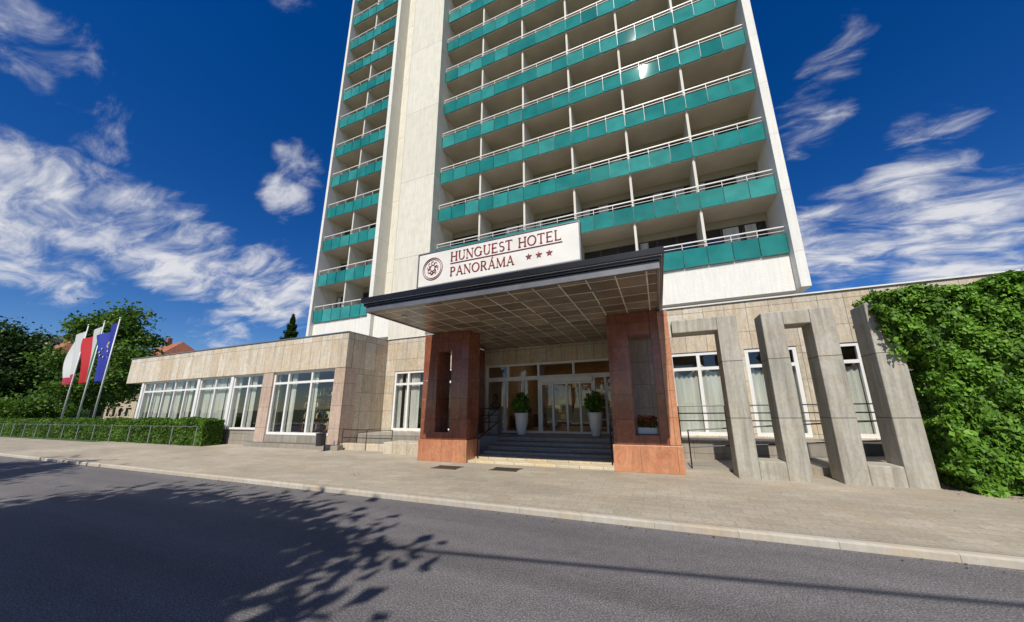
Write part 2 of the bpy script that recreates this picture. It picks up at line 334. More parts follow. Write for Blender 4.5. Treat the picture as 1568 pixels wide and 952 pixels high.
for x in (-5.2,-2.6): lg.box(x-.4,x+.4,16.4,17.2,4.15,4.198)
lg.done()
B("door_columns","redshaded",H).box(-6.95,-6.62,10.6,11.99,.68,3.99).box(-1.28,-.95,10.6,11.99,.68,3.99).done(.01)
st=B("entrance_steps_upper","stepdark",H)
for k in range(4): st.box(-5.2,-1.2,9.35+.33*k,12.0,.24+.11*k+.001,.35+.11*k)
st.done(.012)
sl=B("entrance_steps_lower","steplight",H); sl.box(-5.28,-1.12,8.62,12,.1,.18); sl.box(-5.25,-1.15,9.0,12,.18,.241); sl.done(.015)
B("terrace","plinth",H).box(-11.9,-5.3,10.7,11.998,.1,.66).box(-1.1,16,10.9,11.998,.1,.66).done(.02)
B("terrace_low_wall","stone2",H).box(-9.2,-7.1,9.4,10.2,.1,.5).box(-11.9,-9.4,9.9,10.2,.1,.35).done(.02)
# --- tower
SB=7.95; ST=2.885; NS=15; TOP=SB+ST*NS+.9
YP=16.1; YB=17.75
XR0,XR1=-12.6,5.8
XL0,XL1=-23.72,-17.9
wt=B("tower_white_frame","white",H)
wt.box(5.8,6.15,15.7,31,6.25,TOP); wt.box(-23.75,-23.5,15.9,31,6.25,TOP); wt.box(-23.5,5.8,16.2,16.6,6.27,SB); wt.box(-17.9,-17.55,15.9,18,6.26,TOP)
wt.done(.01)
B("tower_slot_wall","pylon",H).box(-17.55,-15.45,16.9,17.4,4.7,TOP).done()
B("tower_pylon","pylon",H).box(-15.45,-12.62,15.45,18,4.7,TOP).done(.02)
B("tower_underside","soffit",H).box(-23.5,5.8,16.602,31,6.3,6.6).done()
B("tower_core","bwall",H).box(-22,4,19,30,4.6,6.3).done()
B("tower_roof","gravelroof",H).box(-23.5,5.8,16.1,31,TOP-.5,TOP-.1).done()
B("tower_back_wall","white",H).box(-23.5,5.8,30.7,31,6.6,TOP).done()
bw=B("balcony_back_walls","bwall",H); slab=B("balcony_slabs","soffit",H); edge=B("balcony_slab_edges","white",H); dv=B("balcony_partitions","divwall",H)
tp=B("balcony_panels","teal",H); rl=B("balcony_handrails","whitemetal",H); fb=B("balcony_window_frames","frame_b",H); dg=B("balcony_window_glass","darkglass",H); cb=B("balcony_curtains","curtain",H); br_=B("balcony_brackets","dark",H); bc=B("balcony_furniture","planter",H)
def tilted(bb,x0,x1,y,z0,z1,th=.02):
    i=len(bb.V); bb.box(x0,x1,y,y+th,z0,z1)
    a,c_=random.gauss(0,.003),random.gauss(0,.004)
    for k in range(i,i+8):
        v=bb.V[k]; s1=1 if v[0]==x1 else -1; s2=1 if v[2]==z1 else -1
        bb.V[k]=(v[0],v[1]+a*s1+c_*s2,v[2])
for s in range(NS):
    z=SB+ST*s
    for (X0,X1,nb) in ((XR0,XR1,6),(XL0+.22,XL1,2)):
        bwid=(X1-X0)/nb
        slab.box(X0,X1,YP+.12,YB+.3,z+.02,z+.2)
        edge.box(X0,X1,YP+.08,YP+.118,z+.02,z+.21)
        npn=nb*3; pw=(X1-X0)/npn
        for k in range(npn):
            tilted(tp,X0+k*pw+.014,X0+(k+1)*pw-.014,YP+random.uniform(-.005,.005),z+random.uniform(-.008,.008),z+.9+random.uniform(-.01,.01))
            br_.box(X0+k*pw-.01,X0+k*pw+.01,YP-.016,YP+.075,z+.1,z+.92)
        rl.box(X0,X1,YP+.02,YP+.07,z+1.22,z+1.27)
        if X0==XR0 : rl.box(X0,X1,YP+.03,YP+.055,z+1.04,z+1.06)
        for k in range(npn+1): rl.box(X0+k*pw-.012,X0+k*pw+.012,YP+.032,YP+.058,z+.2,z+1.22)
        for k in range(nb+1):
            x=X0+k*bwid
            if 0<k<nb: dv.box(x-.06,x+.06,YP+.13,YB,z+.2,z+ST+.02)
            if k<nb:
                a=x+.1; e=x+bwid-.1
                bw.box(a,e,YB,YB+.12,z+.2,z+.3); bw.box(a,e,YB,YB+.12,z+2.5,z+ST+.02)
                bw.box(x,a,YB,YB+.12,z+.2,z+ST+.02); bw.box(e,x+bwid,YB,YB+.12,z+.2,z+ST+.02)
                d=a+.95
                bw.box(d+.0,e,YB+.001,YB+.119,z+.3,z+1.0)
                for (p,q,zz) in ((a,d,z+.3),(d,(d+e)/2,z+1.0),((d+e)/2,e,z+1.0)):
                    t=.06
                    fb.box(p,q,YB+.02,YB+.08,zz,zz+t); fb.box(p,q,YB+.02,YB+.08,z+2.5-t,z+2.5)
                    fb.box(p,p+t,YB+.022,YB+.078,zz+t,z+2.5-t); fb.box(q-t,q,YB+.022,YB+.078,zz+t,z+2.5-t)
                    dg.box(p+.01,q-.01,YB+.045,YB+.05,zz+.01,z+2.49)
                    if random.random()<.45: cb.box(p+t,p+t+(q-p-2*t)*random.uniform(.3,1),YB+.03,YB+.036,zz+t,z+2.44)
                if random.random()<.5:
                    px=random.uniform(a+.3,e-.7); bc.box(px,px+.45,YP+.7,YP+1.15,z+.6,z+.66); bc.box(px,px+.45,YP+1.15,YP+1.19,z+.6,z+1.15)
                    for (lx,ly) in ((px+.01,YP+.71),(px+.41,YP+.71),(px+.01,YP+1.11),(px+.41,YP+1.11)): bc.box(lx,lx+.03,ly,ly+.03,z+.2,z+.6)
for o in (bw,slab,edge,dv,tp,rl,fb,dg,cb,br_,bc): o.done()
# ------------------------------------------------------------------ portal piers and canopy
P=empty("entrance_canopy",(-3.2,8,0))
def pier(tag,x0,x1,s0,s1,sunlit_x=None):
    y0,y1=8.55,9.25
    b=B(tag+"_base","redsunlit",P); b.box(x0-.03,x1+.03,y0-.03,y1+.03,.1,.73); b.done(.01)  # sunlit tone up to the painted edge of the canopy shadow
    b=B(tag+"_shaft","redshaded",P)  # canopy shadow is painted into the shaft colour
    b.box(x0,s0,y0,y1,.732,3.998); b.box(s1,x1 if not sunlit_x else sunlit_x,y0,y1,.732,3.998)
    b.box(s0,s1,y0+.001,y1-.001,3.4,3.998); b.box(s0,s1,y0+.001,y1-.001,.732,.95); b.done(.008)
    if sunlit_x: B(tag+"_sunlit_strip","redsunlit",P).box(sunlit_x+.002,x1,y0-.012,y1,.732,3.95).done(.008)  # no separate stone: strip painted sunlit where the canopy shadow ends
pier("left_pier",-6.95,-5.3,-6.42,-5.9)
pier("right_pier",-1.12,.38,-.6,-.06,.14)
CX0,CX1,CY0=-6.62,.27,5.75
B("ceiling","ceiling",P).box(CX0+.1,CX1-.1,CY0+.1,11.99,4.0,4.06).done()
B("lower_fascia","greyfascia",P).box(CX0+.04,CX1-.04,CY0+.04,CY0+.1,3.98,4.13).box(CX0+.04,CX0+.1,CY0+.102,11.99,3.98,4.13).box(CX1-.1,CX1-.04,CY0+.102,11.99,3.98,4.13).done(.008)
bf=B("upper_fascia","black",P)
for q,(dz0,dz1) in enumerate(((4.135,4.2),(4.215,4.34))):
    o=.0 if q==0 else -.05
    bf.box(CX0+o,CX1-o,CY0+o,CY0+.12,dz0,dz1); bf.box(CX0+o,CX0+.12,CY0+.122,11.99,dz0,dz1); bf.box(CX1-.12,CX1-o,CY0+.122,11.99,dz0,dz1)
bf.done(.006)
B("fascia_trim","whitemetal",P).box(CX0-.01,CX1+.01,CY0-.02,CY0+.1,4.201,4.213).done()
B("roof_deck","gravelroof",P).box(CX0+.12,CX1-.12,CY0+.12,11.99,4.2,4.3).done()
cl=B("ceiling_downlights","steel",P)
for i in range(4):
    for j in range(4): cl.cyl((-6+i*1.65,6.5+j*1.1,3.985),(-6+i*1.65,6.5+j*1.1,3.999),.07,.07,12)
cl.done()
# ------------------------------------------------------------------ sign
G=empty("hotel_sign",(-3.2,6,4.5))
SX0,SX1,SZ0,SZ1,SY=-5.2,-1.2,4.5,5.34,6.0
B("panel","signwhite",G).box(SX0,SX1,SY,SY+.12,SZ0,SZ1).done(.015)
t=.025
B("border","greyfascia",G).box(SX0-t,SX1+t,SY-.01,SY+.13,SZ0-t,SZ0-.001).box(SX0-t,SX1+t,SY-.01,SY+.13,SZ1+.001,SZ1+t).box(SX0-t,SX0-.001,SY-.01,SY+.13,SZ0,SZ1).box(SX1+.001,SX1+t,SY-.01,SY+.13,SZ0,SZ1).done()
sb=B("supports","dark",G)
for x in (-4.8,-3.2,-1.6): sb.box(x-.03,x+.03,SY+.13,SY+.19,4.3,5.2); sb.cyl((x,SY+.19,5.1),(x,SY+.9,4.31),.02)
sb.done()
LT=B("lettering","signred",G)
TK,TN,SF=.13,.045,.12
def quad(pts,o,h):
    i=len(LT.V)
    for d in (SY-.014,SY-.002):
        for (x,y) in pts: LT.V.append((o[0]+x*h,d,o[1]+y*h))
    LT.F+= [[i,i+1,i+2,i+3],[i+7,i+6,i+5,i+4]]+[[i+k,i+4+k,i+4+(k+1)%4,i+(k+1)%4] for k in range(4)]
def stroke(x0,y0,x1,y1,w0,o,h,w1=None):
    w1=w0 if w1 is None else w1
    d=Vector((x1-x0,y1-y0)); d.normalize(); n=Vector((-d.y,d.x))
    quad([(x0+n.x*w0/2,y0+n.y*w0/2),(x0-n.x*w0/2,y0-n.y*w0/2),(x1-n.x*w1/2,y1-n.y*w1/2),(x1+n.x*w1/2,y1+n.y*w1/2)],o,h)
def serif(x,y,o,h): stroke(x-SF,y,x+SF,y,TN,o,h)
def arc(cx,cy,rx,ry,a0,a1,o,h,n=14,wk=TK):
    p=None
    for k in range(n+1):
        a=math.radians(a0+(a1-a0)*k/n); q=(cx+rx*math.cos(a),cy+ry*math.sin(a),TN+(wk-TN)*abs(math.cos(a))**1.3)
        if p: stroke(p[0],p[1],q[0],q[1],p[2],o,h,q[2])
        p=q
def letter(c,o,h):
    L=lambda *a:stroke(*a,o,h); SFr=lambda x,y:serif(x,y,o,h)
    lo,hi=.022,.978
    if c=="H":
        L(.14,0,.14,1,TK);L(.66,0,.66,1,TK);L(.14,.5,.66,.5,TN);[SFr(x,y) for x in(.14,.66) for y in(lo,hi)];return .8
    if c=="U":
        L(.14,.32,.14,1,TK);L(.64,.32,.64,1,TN);arc(.39,.32,.25,.3,180,360,o,h,wk=TK*.8);SFr(.14,hi);SFr(.64,hi);return .78
    if c=="N":
        L(.12,0,.12,1,TN);L(.68,0,.68,1,TN);L(.1,1,.68,0,TK);SFr(.12,lo);SFr(.12,hi);SFr(.68,hi);return .82
    if c=="G":
        arc(.42,.5,.36,.48,42,318,o,h);L(.7,.08,.7,.42,TK);SFr(.7,.42);return .86
    if c=="O": arc(.42,.5,.36,.48,0,360,o,h,22);return .86
    if c=="E":
        L(.14,0,.14,1,TK)
        for y,e in((lo,.6),(.5,.48),(hi,.58)): L(.03,y,e,y,TN);L(e,y-(.1 if y>.7 else (.06 if y>.3 else 0)),e,y+(.1 if y<.3 else (.06 if y<.7 else 0)),TN)
        return .68
    if c=="S":
        arc(.3,.74,.2,.24,40,270,o,h,10,TK*.8);arc(.3,.26,.22,.24,90,-140,o,h,10,TK);return .6
    if c=="T":
        L(.34,0,.34,1,TK);L(.03,hi,.65,hi,TN);L(.03,.84,.03,1,TN);L(.65,.84,.65,1,TN);SFr(.34,lo);return .7
    if c=="L":
        L(.14,0,.14,1,TK);SFr(.14,hi);L(.03,lo,.58,lo,TN);L(.58,0,.58,.16,TN);return .64
    if c in "PR":
        L(.14,0,.14,1,TK);SFr(.14,lo);L(.03,hi,.34,hi,TN);L(.14,.48,.34,.48,TN);arc(.34,.73,.2,.25,90,-90,o,h,8)
        if c=="R": L(.34,.48,.62,0,TK);L(.55,lo,.7,lo,TN);return .72
        return .62
    if c in "AÁ":
        L(.12,0,.4,1,TN);L(.4,1,.68,0,TK);L(.22,.34,.58,.34,TN);SFr(.12,lo);SFr(.68,lo)
        if c=="Á": L(.4,1.08,.5,1.26,.07)
        return .8
    if c=="M":
        L(.12,0,.12,1,TN);L(.82,0,.82,1,TK);L(.12,1,.46,.05,TK);L(.46,.05,.82,1,TN);SFr(.12,lo);SFr(.82,lo);return .95
    return .4
def text(s,x0,x1,z,h):
    w=0
    keep=len(LT.V),len(LT.F)
    for c in s: w+=letter(c,(0,0),1)+.06
    del LT.V[keep[0]:]; del LT.F[keep[1]:]
    sx=(x1-x0)/(w*h); i0=len(LT.V); x=0
    for c in s: x+=letter(c,(x*h,z),h)+.06
    for k in range(i0,len(LT.V)): v=LT.V[k]; LT.V[k]=(x0+v[0]*sx,v[1],v[2])
text("HUNGUEST HOTEL",-4.28,-1.55,5.02,.23)
stroke(-4.28,4.965,-1.55,4.965,.014,(0,0),1)
text("PANORÁMA",-4.28,-2.62,4.65,.22)
for x in (-2.3,-2.07,-1.84):
    for k in range(5):
        a=math.radians(90+72*k); a1=math.radians(90+72*k-36);a2=math.radians(90+72*k+36)
        R,r=.075,.03; c0=(x,4.77)
        quad([(c0[0],c0[1]),(c0[0]+r*math.cos(a1),c0[1]+r*math.sin(a1)),(c0[0]+R*math.cos(a),c0[1]+R*math.sin(a)),(c0[0]+r*math.cos(a2),c0[1]+r*math.sin(a2))],(0,0),1)
lc=(-4.78,4.92)
def ring(cx,cz,r,w,a0=0,a1=360,n=32):
    p=None
    for k in range(n+1):
        a=math.radians(a0+(a1-a0)*k/n);q=(cx+r*math.cos(a),cz+r*math.sin(a))
        if p: stroke(p[0],p[1],q[0],q[1],w,(0,0),1)
        p=q
ring(*lc,.28,.012);ring(*lc,.24,.006)
for k in range(9): ring(lc[0]+.11*math.cos(k*.75),lc[1]+.12*math.sin(k*.75)+.02,.05,.008,k*40,k*40+250,10)
ring(lc[0]-.02,lc[1]-.02,.1,.008,100,300,12);ring(lc[0]+.03,lc[1]-.05,.05,.012,200,380,8)
LT.done()
# ------------------------------------------------------------------ concrete frames
C=empty("concrete_frame_screen",(3,8.8,0))
cf=B("frames","concrete",C); y0,y1=8.5,9.05
cf.box(1.42,1.82,y0,y1,.1,3.66); cf.box(.45,1.418,y0+.002,y1-.002,3.34,3.658)
cf.box(2.3,2.7,y0,y1,.1,3.64); cf.box(3.18,3.58,y0,y1,.1,3.64); cf.box(2.702,3.178,y0+.002,y1-.002,3.33,3.638)
cf.box(1.822,2.298,y0+.002,y1-.002,.1,.48); cf.box(4.1,4.52,y0,y1,.1,3.64); cf.box(3.582,4.098,y0+.002,y1-.002,.1,.48)
cf.box(4.522,5.4,y0+.002,y1-.002,3.33,3.638); cf.box(5.4,5.8,y0,y1,.1,3.64)
cf.done(.018)
# ------------------------------------------------------------------ railings
def railing(name,pts,h=.95,mat="dark",rails=(1,.55),r=.02,post=1.2):
    e=empty(name,pts[0]); b=B("rails",mat,e)
    for a,c in zip(pts[:-1],pts[1:]):
        a=Vector(a);c=Vector(c);L=(c-a).length;n=max(1,int(L/post))
        for f in rails: b.cyl(a+Vector((0,0,h*f)),c+Vector((0,0,h*f)),r)
        for k in range(n+1):
            q=a.lerp(c,k/n); b.cyl(q,q+Vector((0,0,h)),r)
    b.done(smooth=False)
railing("entrance_handrail",[(-5.15,8.95,.2),(-5.15,10.4,.68)])
railing("entrance_handrail",[(-1.25,8.95,.2),(-1.25,10.4,.68)])
railing("terrace_railing",[(.5,10.95,.66),(9,10.95,.66)],rails=(1,.78,.56),r=.016)
railing("terrace_railing",[(-11.8,9.9,.12),(-9.3,9.9,.12)],h=.75,rails=(1,.6),r=.014)
railing("terrace_railing",[(-7.0,10.8,.66),(-5.4,10.8,.66)],rails=(1,.75,.5),r=.016)
R=empty("access_ramp",(2,10,0))
mesh("ramp",[(.5,9.3,.12),(.5,10.7,.12),(9,10.7,.66),(9,9.3,.66),(9,10.7,.1),(9,9.3,.1)],[[0,3,2,1],[0,5,3],[1,2,4],[3,5,4,2]],"plinth",R)
railing("ramp_railing",[(.6,9.4,.13),(8.9,9.4,.65)],h=.9,rails=(1,.55),r=.016,mat="dark")
fe=empty("hedge_fence",(-40,8.85,0)); b=B("posts_and_rails","steel",fe)
for k in range(46): x=-19.6-k*2.0; b.cyl((x,8.85,.12),(x,8.85,1.0),.022)
b.cyl((-19.6,8.85,.98),(-110,8.85,.98),.008); b.done()
he=empty("hedge",(-40,9.3,0))
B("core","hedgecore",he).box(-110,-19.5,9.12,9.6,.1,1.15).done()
pts=[];nr=[]
for k in range(50000):
    x=-19.35-(random.random()**2.0)*90
    f=random.random(); hb=1.22+.05*math.sin(x*1.7)+.03*math.sin(x*4.9)
    if f<.5: p=(x,9.05+random.uniform(-.08,.08)+.04*math.sin(x*3.1),random.uniform(.12,hb));n_=(0,-1,.3)
    elif f<.9: p=(x,random.uniform(9.02,9.7),hb+random.uniform(-.08,.08));n_=(0,0,1)
    else: p=(-19.4+random.uniform(-.08,.08),random.uniform(9.02,9.7),random.uniform(.12,1.22));n_=(1,0,.2)
    pts.append(p);nr.append(n_)
leaves("foliage",pts,.055,"hedge",he,nr,.7)
# ------------------------------------------------------------------ ivy
iv=empty("ivy_covered_wall",(8,8.8,0))
B("wall","concrete",iv).box(5.85,14,8.6,8.95,.1,3.55).done()
def top(x): return 3.78+.06*math.sin(x*2.1)+.05*math.sin(x*5.3+1)
def leftb(z):
    w=.06*math.sin(z*9)+.04*math.sin(z*23)
    if z>3.5: return 4.22+w
    if z>3.0: return 4.2+(3.5-z)*.5+w
    if z>2.5: return 4.45+(3.0-z)*.6+w
    return 4.74+w+(.08 if z<.4 else 0)
pts=[];nr=[]
for k in range(105000):
    z=random.uniform(.13,3.92); x=random.uniform(4.1,9.5) if random.random()<.88 else random.uniform(9.5,14)
    if x<leftb(z)+random.gauss(0,.05): continue
    tz=top(x)
    if z>tz: continue
    bul=.05*math.sin(x*1.9+z*1.3)+.06*math.sin(x*4.1-z*3.7)+.05*math.sin(x*9+z*8)+.05*math.sin(x*17-z*13)
    f=random.random()
    if f<.76: y=8.24-bul+random.uniform(-.04,.14); pts.append((x,y,z)); nr.append((0,-1,.5))
    elif f<.87: pts.append((x,random.uniform(8.2,9.1),tz+random.uniform(-.1,.07))); nr.append((0,-.2,1))
    elif f<.93: pts.append((x,9.1+random.uniform(-.05,.1),z)); nr.append((0,1,.3))
    else: pts.append((leftb(z)+random.uniform(-.04,.1),random.uniform(8.2,9.1),z)); nr.append((-1,-.2,.3))
for k in range(30):
    x=random.uniform(4.25,5.0); z0=3.2-(x-4.2)*.75; L=random.uniform(.15,.6); y=8.3+random.uniform(0,.5)
    for j in range(int(L*60)): pts.append((x+random.gauss(0,.04),y+random.gauss(0,.04),z0-random.uniform(0,L))); nr.append((0,-1,.3))
leaves("foliage",pts,.045,"ivy",iv,nr,.6,down=True,sizevar=.55)
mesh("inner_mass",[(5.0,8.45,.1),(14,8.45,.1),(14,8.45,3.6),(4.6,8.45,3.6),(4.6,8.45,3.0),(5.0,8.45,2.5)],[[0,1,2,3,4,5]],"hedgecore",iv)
# ------------------------------------------------------------------ trees
def tree(name,loc,h,cz,rx,rz,nl,leaf,size,ncl=38,tr=.22,spread=(.14,.26),ymax=None):
    e=empty(name,loc); L=Vector(loc)
    t=B("trunk","trunk",e); bend=Vector((random.uniform(-.3,.3),random.uniform(-.3,.3),0))
    a=L
    mid=L+Vector((0,0,max(.6,(cz-rz)*.7)))+bend*.5
    t.cyl(a,mid,tr*1.25,tr,10); cen=L+Vector((0,0,cz))+bend; t.cyl(mid,cen,tr,tr*.45,10)
    cl=[]
    for k in range(ncl):
        d=Vector((random.gauss(0,1),random.gauss(0,1),random.gauss(0,1))).normalized(); r=random.uniform(.2,1)**.6
        w=1-.25*max(0,d.z)
        c=cen+Vector((d.x*rx*r*w,d.y*rx*r*w,d.z*rz*r)); cl.append(c)
        if ymax is not None: c.y=min(c.y,ymax-.5)
        st_=mid.lerp(cen,random.uniform(.1,1)); t.cyl(st_,c,tr*.28,tr*.06,5)
    t.done(smooth=True)
    pts=[]
    for c in cl:
        s=random.uniform(*spread)*rx; k=int(nl/ncl)
        pts.append(np.array(c)+rng.normal(size=(k,3))*np.array([s,s,s*.7]))
    pts=np.concatenate(pts)
    if ymax is not None: pts=pts[pts[:,1]<ymax]
    leaves("crown",pts,size,leaf,e)
tree("broadleaf_tree",(-61,18,0),15,8.4,3.9,6.1,22000,"leafA",.19,48,.25)
tree("broadleaf_tree",(-80,15,0),13,7.0,4.6,6.0,22000,"leafD",.22,48,.28)
tree("broadleaf_tree",(-98,17,0),13,7,6,6.5,12000,"leafD",.26,40,.3)
tree("ornamental_shrub",(-72,16,0),4,1.9,3.4,1.5,9000,"leafA",.16,30,.1)
tree("broadleaf_tree",(-6.9,-6.1,0),9,6.6,4.5,2.6,52000,"leafD",.16,90,.2,(.12,.2),-2.0)
tree("broadleaf_tree",(-18.4,-4.0,0),9,6.6,3.6,2.4,14000,"leafD",.14,40,.22,(.12,.2),-.8)
e=empty("conifer_tree",(-48,30,0)); b=B("trunk","trunk",e); b.cyl((-48,30,0),(-48,30,14.8),.3,.04); b.done()
pts=[]
for k in range(12000):
    z=random.uniform(3,15); r=(15.2-z)*.36*(.45+.55*((z*1.1)%1)); a=random.uniform(0,6.283); rr=r*random.random()**.4
    pts.append((-48+rr*math.cos(a),30+rr*math.sin(a),z-rr*.25+random.gauss(0,.1)))
leaves("needles",pts,.16,"leafD",e)
# ------------------------------------------------------------------ houses
def house(name,x,y,w,d,h,rh,roof="tile"):
    e=empty(name,(x,y,0)); B("walls","housewall",e).box(x-w/2,x+w/2,y-d/2,y+d/2,0,h).done()
    o=.5; V=[(x-w/2-o,y-d/2-o,h-.1),(x+w/2+o,y-d/2-o,h-.1),(x+w/2+o,y+d/2+o,h-.1),(x-w/2-o,y+d/2+o,h-.1),(x-w/2-o+rh*.6,y,h+rh),(x+w/2+o-rh*.6,y,h+rh)]
    mesh("roof",V,[[0,1,5,4],[2,3,4,5],[1,2,5],[3,0,4],[3,2,1,0]],roof,e)
    wn=B("windows","darkglass",e)
    for k in range(int(w/2.5)):
        for zz in (1,4,7):
            if zz+1.5<h: wn.box(x-w/2+1+k*2.5,x-w/2+2+k*2.5,y-d/2-.03,y-d/2-.001,zz,zz+1.5)
    for k in range(int(d/2.5)):
        for zz in (1,4,7):
            if zz+1.5<h: wn.box(x+w/2+.001,x+w/2+.03,y-d/2+1+k*2.5,y-d/2+2+k*2.5,zz,zz+1.5)
    wn.done(); B("chimney","tile",e).box(x-1,x-.3,y-1,y-.3,h,h+rh+1).done()
house("tiled_roof_house",-116,28.5,14,15,9.5,7.5)
house("tiled_roof_house",-97,37,12,11,11,5.2)
house("slate_roof_building",-160,41,24,16,21,5,"greyroof")
house("tiled_roof_house",-150,20,20,12,6,5)
# ------------------------------------------------------------------ flags
def flagmat(name,kind):
    m,nt,b=newmat(name); tc=N(nt,"ShaderNodeUVMap"); s=N(nt,"ShaderNodeSeparateXYZ"); nt.links.new(tc.outputs[0],s.inputs[0])
    if kind=="hun": st=[(0,(.04,.22,.07)),(.14,(.72,.72,.68)),(.42,(.62,.03,.04))]
    elif kind=="white": st=[(0,(.75,.75,.72)),(.84,(.75,.75,.72)),(.85,(.55,.05,.1))]
    else: st=[(0,(.03,.05,.35)),(.5,(.035,.06,.4)),(.9,(.03,.05,.33))]
    r=N(nt,"ShaderNodeValToRGB"); r.color_ramp.interpolation="CONSTANT"
    while len(r.color_ramp.elements)<3: r.color_ramp.elements.new(.5)
    for e_,(p,c) in zip(r.color_ramp.elements,st): e_.position=p; e_.color=(*c,1)
    nt.links.new(s.outputs[1 if kind=="white" else 0],r.inputs[0])
    nt.links.new(r.outputs[0],b.inputs["Base Color"]); b.inputs["Roughness"].default_value=.8
    t=N(nt,"ShaderNodeBsdfTranslucent"); nt.links.new(r.outputs[0],t.inputs[0]); mx=N(nt,"ShaderNodeMixShader"); mx.inputs[0].default_value=.35
    nt.links.new(b.outputs[0],mx.inputs[1]); nt.links.new(t.outputs[0],mx.inputs[2]); nt.links.new(mx.outputs[0],nt.nodes["Material Output"].inputs[0]); return m
M["star"]=plain("flag_stars_yellow",(.75,.6,.05),.8)
for (x,kind,ph) in ((-44.6,"white",0),(-41.7,"hun",1.3),(-39.1,"eu",2.2)):
    y=11.5; e=empty("flagpole",(x,y,.1)); zt=8.9
    b=B("pole","whitemetal",e); b.cyl((x,y,.1),(x,y,zt),.06,.035,10); b.cyl((x,y,zt),(x,y,zt+.1),.06,.05,10); b.done(smooth=True)
    nu,nv=16,26; V=[];Fc=[];uv=[]
    Hh=4.9;Wd=2.5
    def fp(s_,t,off=0):
        wid=Wd*(1-.5*t)
        return (x-s_*wid*.9-.2*math.sin(t*5+ph)*s_-.04, y+.2*math.sin(s_*9+ph+t*3)*(.3+s_)+off, zt-.2-t*Hh*(.93+.05*s_)-s_*(1-t)*1.0)
    for j in range(nv+1):
        for i in range(nu+1): V.append(fp(i/nu,j/nv)); uv.append((i/nu,j/nv))
    for j in range(nv):
        for i in range(nu): a=j*(nu+1)+i; Fc.append([a,a+1,a+nu+2,a+nu+1])
    o=mesh("flag",V,Fc,flagmat("flag_cloth_"+kind,kind),e,True)
    ul=o.data.uv_layers.new(name="UVMap")
    for lp in o.data.loops: ul.data[lp.index].uv=uv[lp.vertex_index]
    if kind=="eu":
        sb=B("stars","star",e)
        for k in range(12):
            a=k*math.pi/6; c0=fp(.5+.27*math.cos(a),.42+.13*math.sin(a),-.05); i=len(sb.V)
            for q in range(5):
                aa=q*1.2566; sb.V.append((c0[0]+.09*math.sin(aa),c0[1],c0[2]+.09*math.cos(aa)))
            sb.F.append([i,i+1,i+2,i+3,i+4])
        sb.done()
# ------------------------------------------------------------------ small objects
def potted(name,x,y,z,s=1):
    e=empty(name,(x,y,z)); b=B("pot","planter",e)
    pr=[(0,.15),(.05,.17),(.45,.24),(.78,.27),(.8,.29),(.84,.29)]
    for (za,ra),(zb,rb) in zip(pr[:-1],pr[1:]): b.cyl((x,y,z+za*s),(x,y,z+zb*s),ra*s,rb*s,20)
    b.done()
    pts=[]
    for k in range(700):
        d=Vector((random.gauss(0,1),random.gauss(0,1),random.gauss(0,1))).normalized()*random.random()**.5
        pts.append((x+d.x*.36*s,y+d.y*.36*s,z+1.15*s+d.z*(.5 if d.z>0 else .32)*s))
    leaves("plant",pts,.08*s,"leafA",e,sizevar=.6)
potted("potted_plant",-4.75,11.4,.68,.9); potted("potted_plant",-2.05,11.4,.68,.9)
def flowerbox(name,x0,x1,y,z):
    e=empty(name,((x0+x1)/2,y,z)); B("trough","planter",e).box(x0,x1,y-.12,y+.12,z,z+.16).done(.02)
    pts=[(random.uniform(x0,x1),y+random.uniform(-.18,.15),z+.16+random.uniform(0,.25)) for _ in range(400)]
    leaves("greens",pts,.04,"leafA",e); leaves("blooms",[(p[0],p[1]-.03,p[2]+.04) for p in pts[:200]],.035,"flower",e)
flowerbox("flower_box",-.56,-.1,9.0,.955)
e=empty("bronze_bust_on_pedestal",(-5.75,11.3,.66)); b=B("pedestal","stepdark",e); b.box(-5.92,-5.58,11.13,11.47,.661,1.5); b.box(-5.96,-5.54,11.09,11.51,1.5,1.56); b.done(.015)
b=B("bust","bronze",e); c0=Vector((-5.75,11.3,0))
pr=[(1.561,.1,.08),(1.63,.09,.07),(1.68,.2,.11),(1.76,.22,.12),(1.82,.13,.09),(1.86,.065,.065),(1.92,.06,.065),(1.96,.085,.1),(2.02,.095,.115),(2.09,.09,.11),(2.15,.06,.07),(2.17,.01,.01)]
for z_,rx_,ry_ in pr:
    for k in range(14): a=k*2*math.pi/14; b.V.append((c0.x+rx_*math.cos(a),c0.y+ry_*math.sin(a)-(.02 if 1.95<z_<2.1 else 0),z_))
for j in range(len(pr)-1):
    for k in range(14): b.F.append([j*14+k,j*14+(k+1)%14,(j+1)*14+(k+1)%14,(j+1)*14+k])
b.cyl((c0.x,c0.y-.1,2.06),(c0.x,c0.y-.155,2.01),.012,.02,6); b.cyl((c0.x-.1,c0.y,2.0),(c0.x-.1,c0.y,2.05),.015,.02,6); b.cyl((c0.x+.1,c0.y,2.0),(c0.x+.1,c0.y,2.05),.015,.02,6); b.done(smooth=True)
e=empty("litter_bin",(-12.1,9.2,.12)); b=B("body","bin",e); b.cyl((-12.1,9.2,.32),(-12.1,9.2,.75),.13,.16,16); b.cyl((-12.1,9.2,.75),(-12.1,9.2,.78),.175,.175,16); b.cyl((-12.1,9.4,.12),(-12.1,9.4,.9),.025); b.cyl((-12.1,9.4,.6),(-12.1,9.3,.6),.02); b.done()
e=empty("overhead_power_line",(0,-2.4,0)); b=B("poles_and_wire","dark",e)
b.cyl((-24.8,-5.75,7.1),(52.9,5.6,7.1),.028); b.cyl((-24.8,-5.75,0),(-24.8,-5.75,8),.14,.1); b.cyl((52.9,5.6,0),(52.9,5.6,8),.14,.1)
b.done()
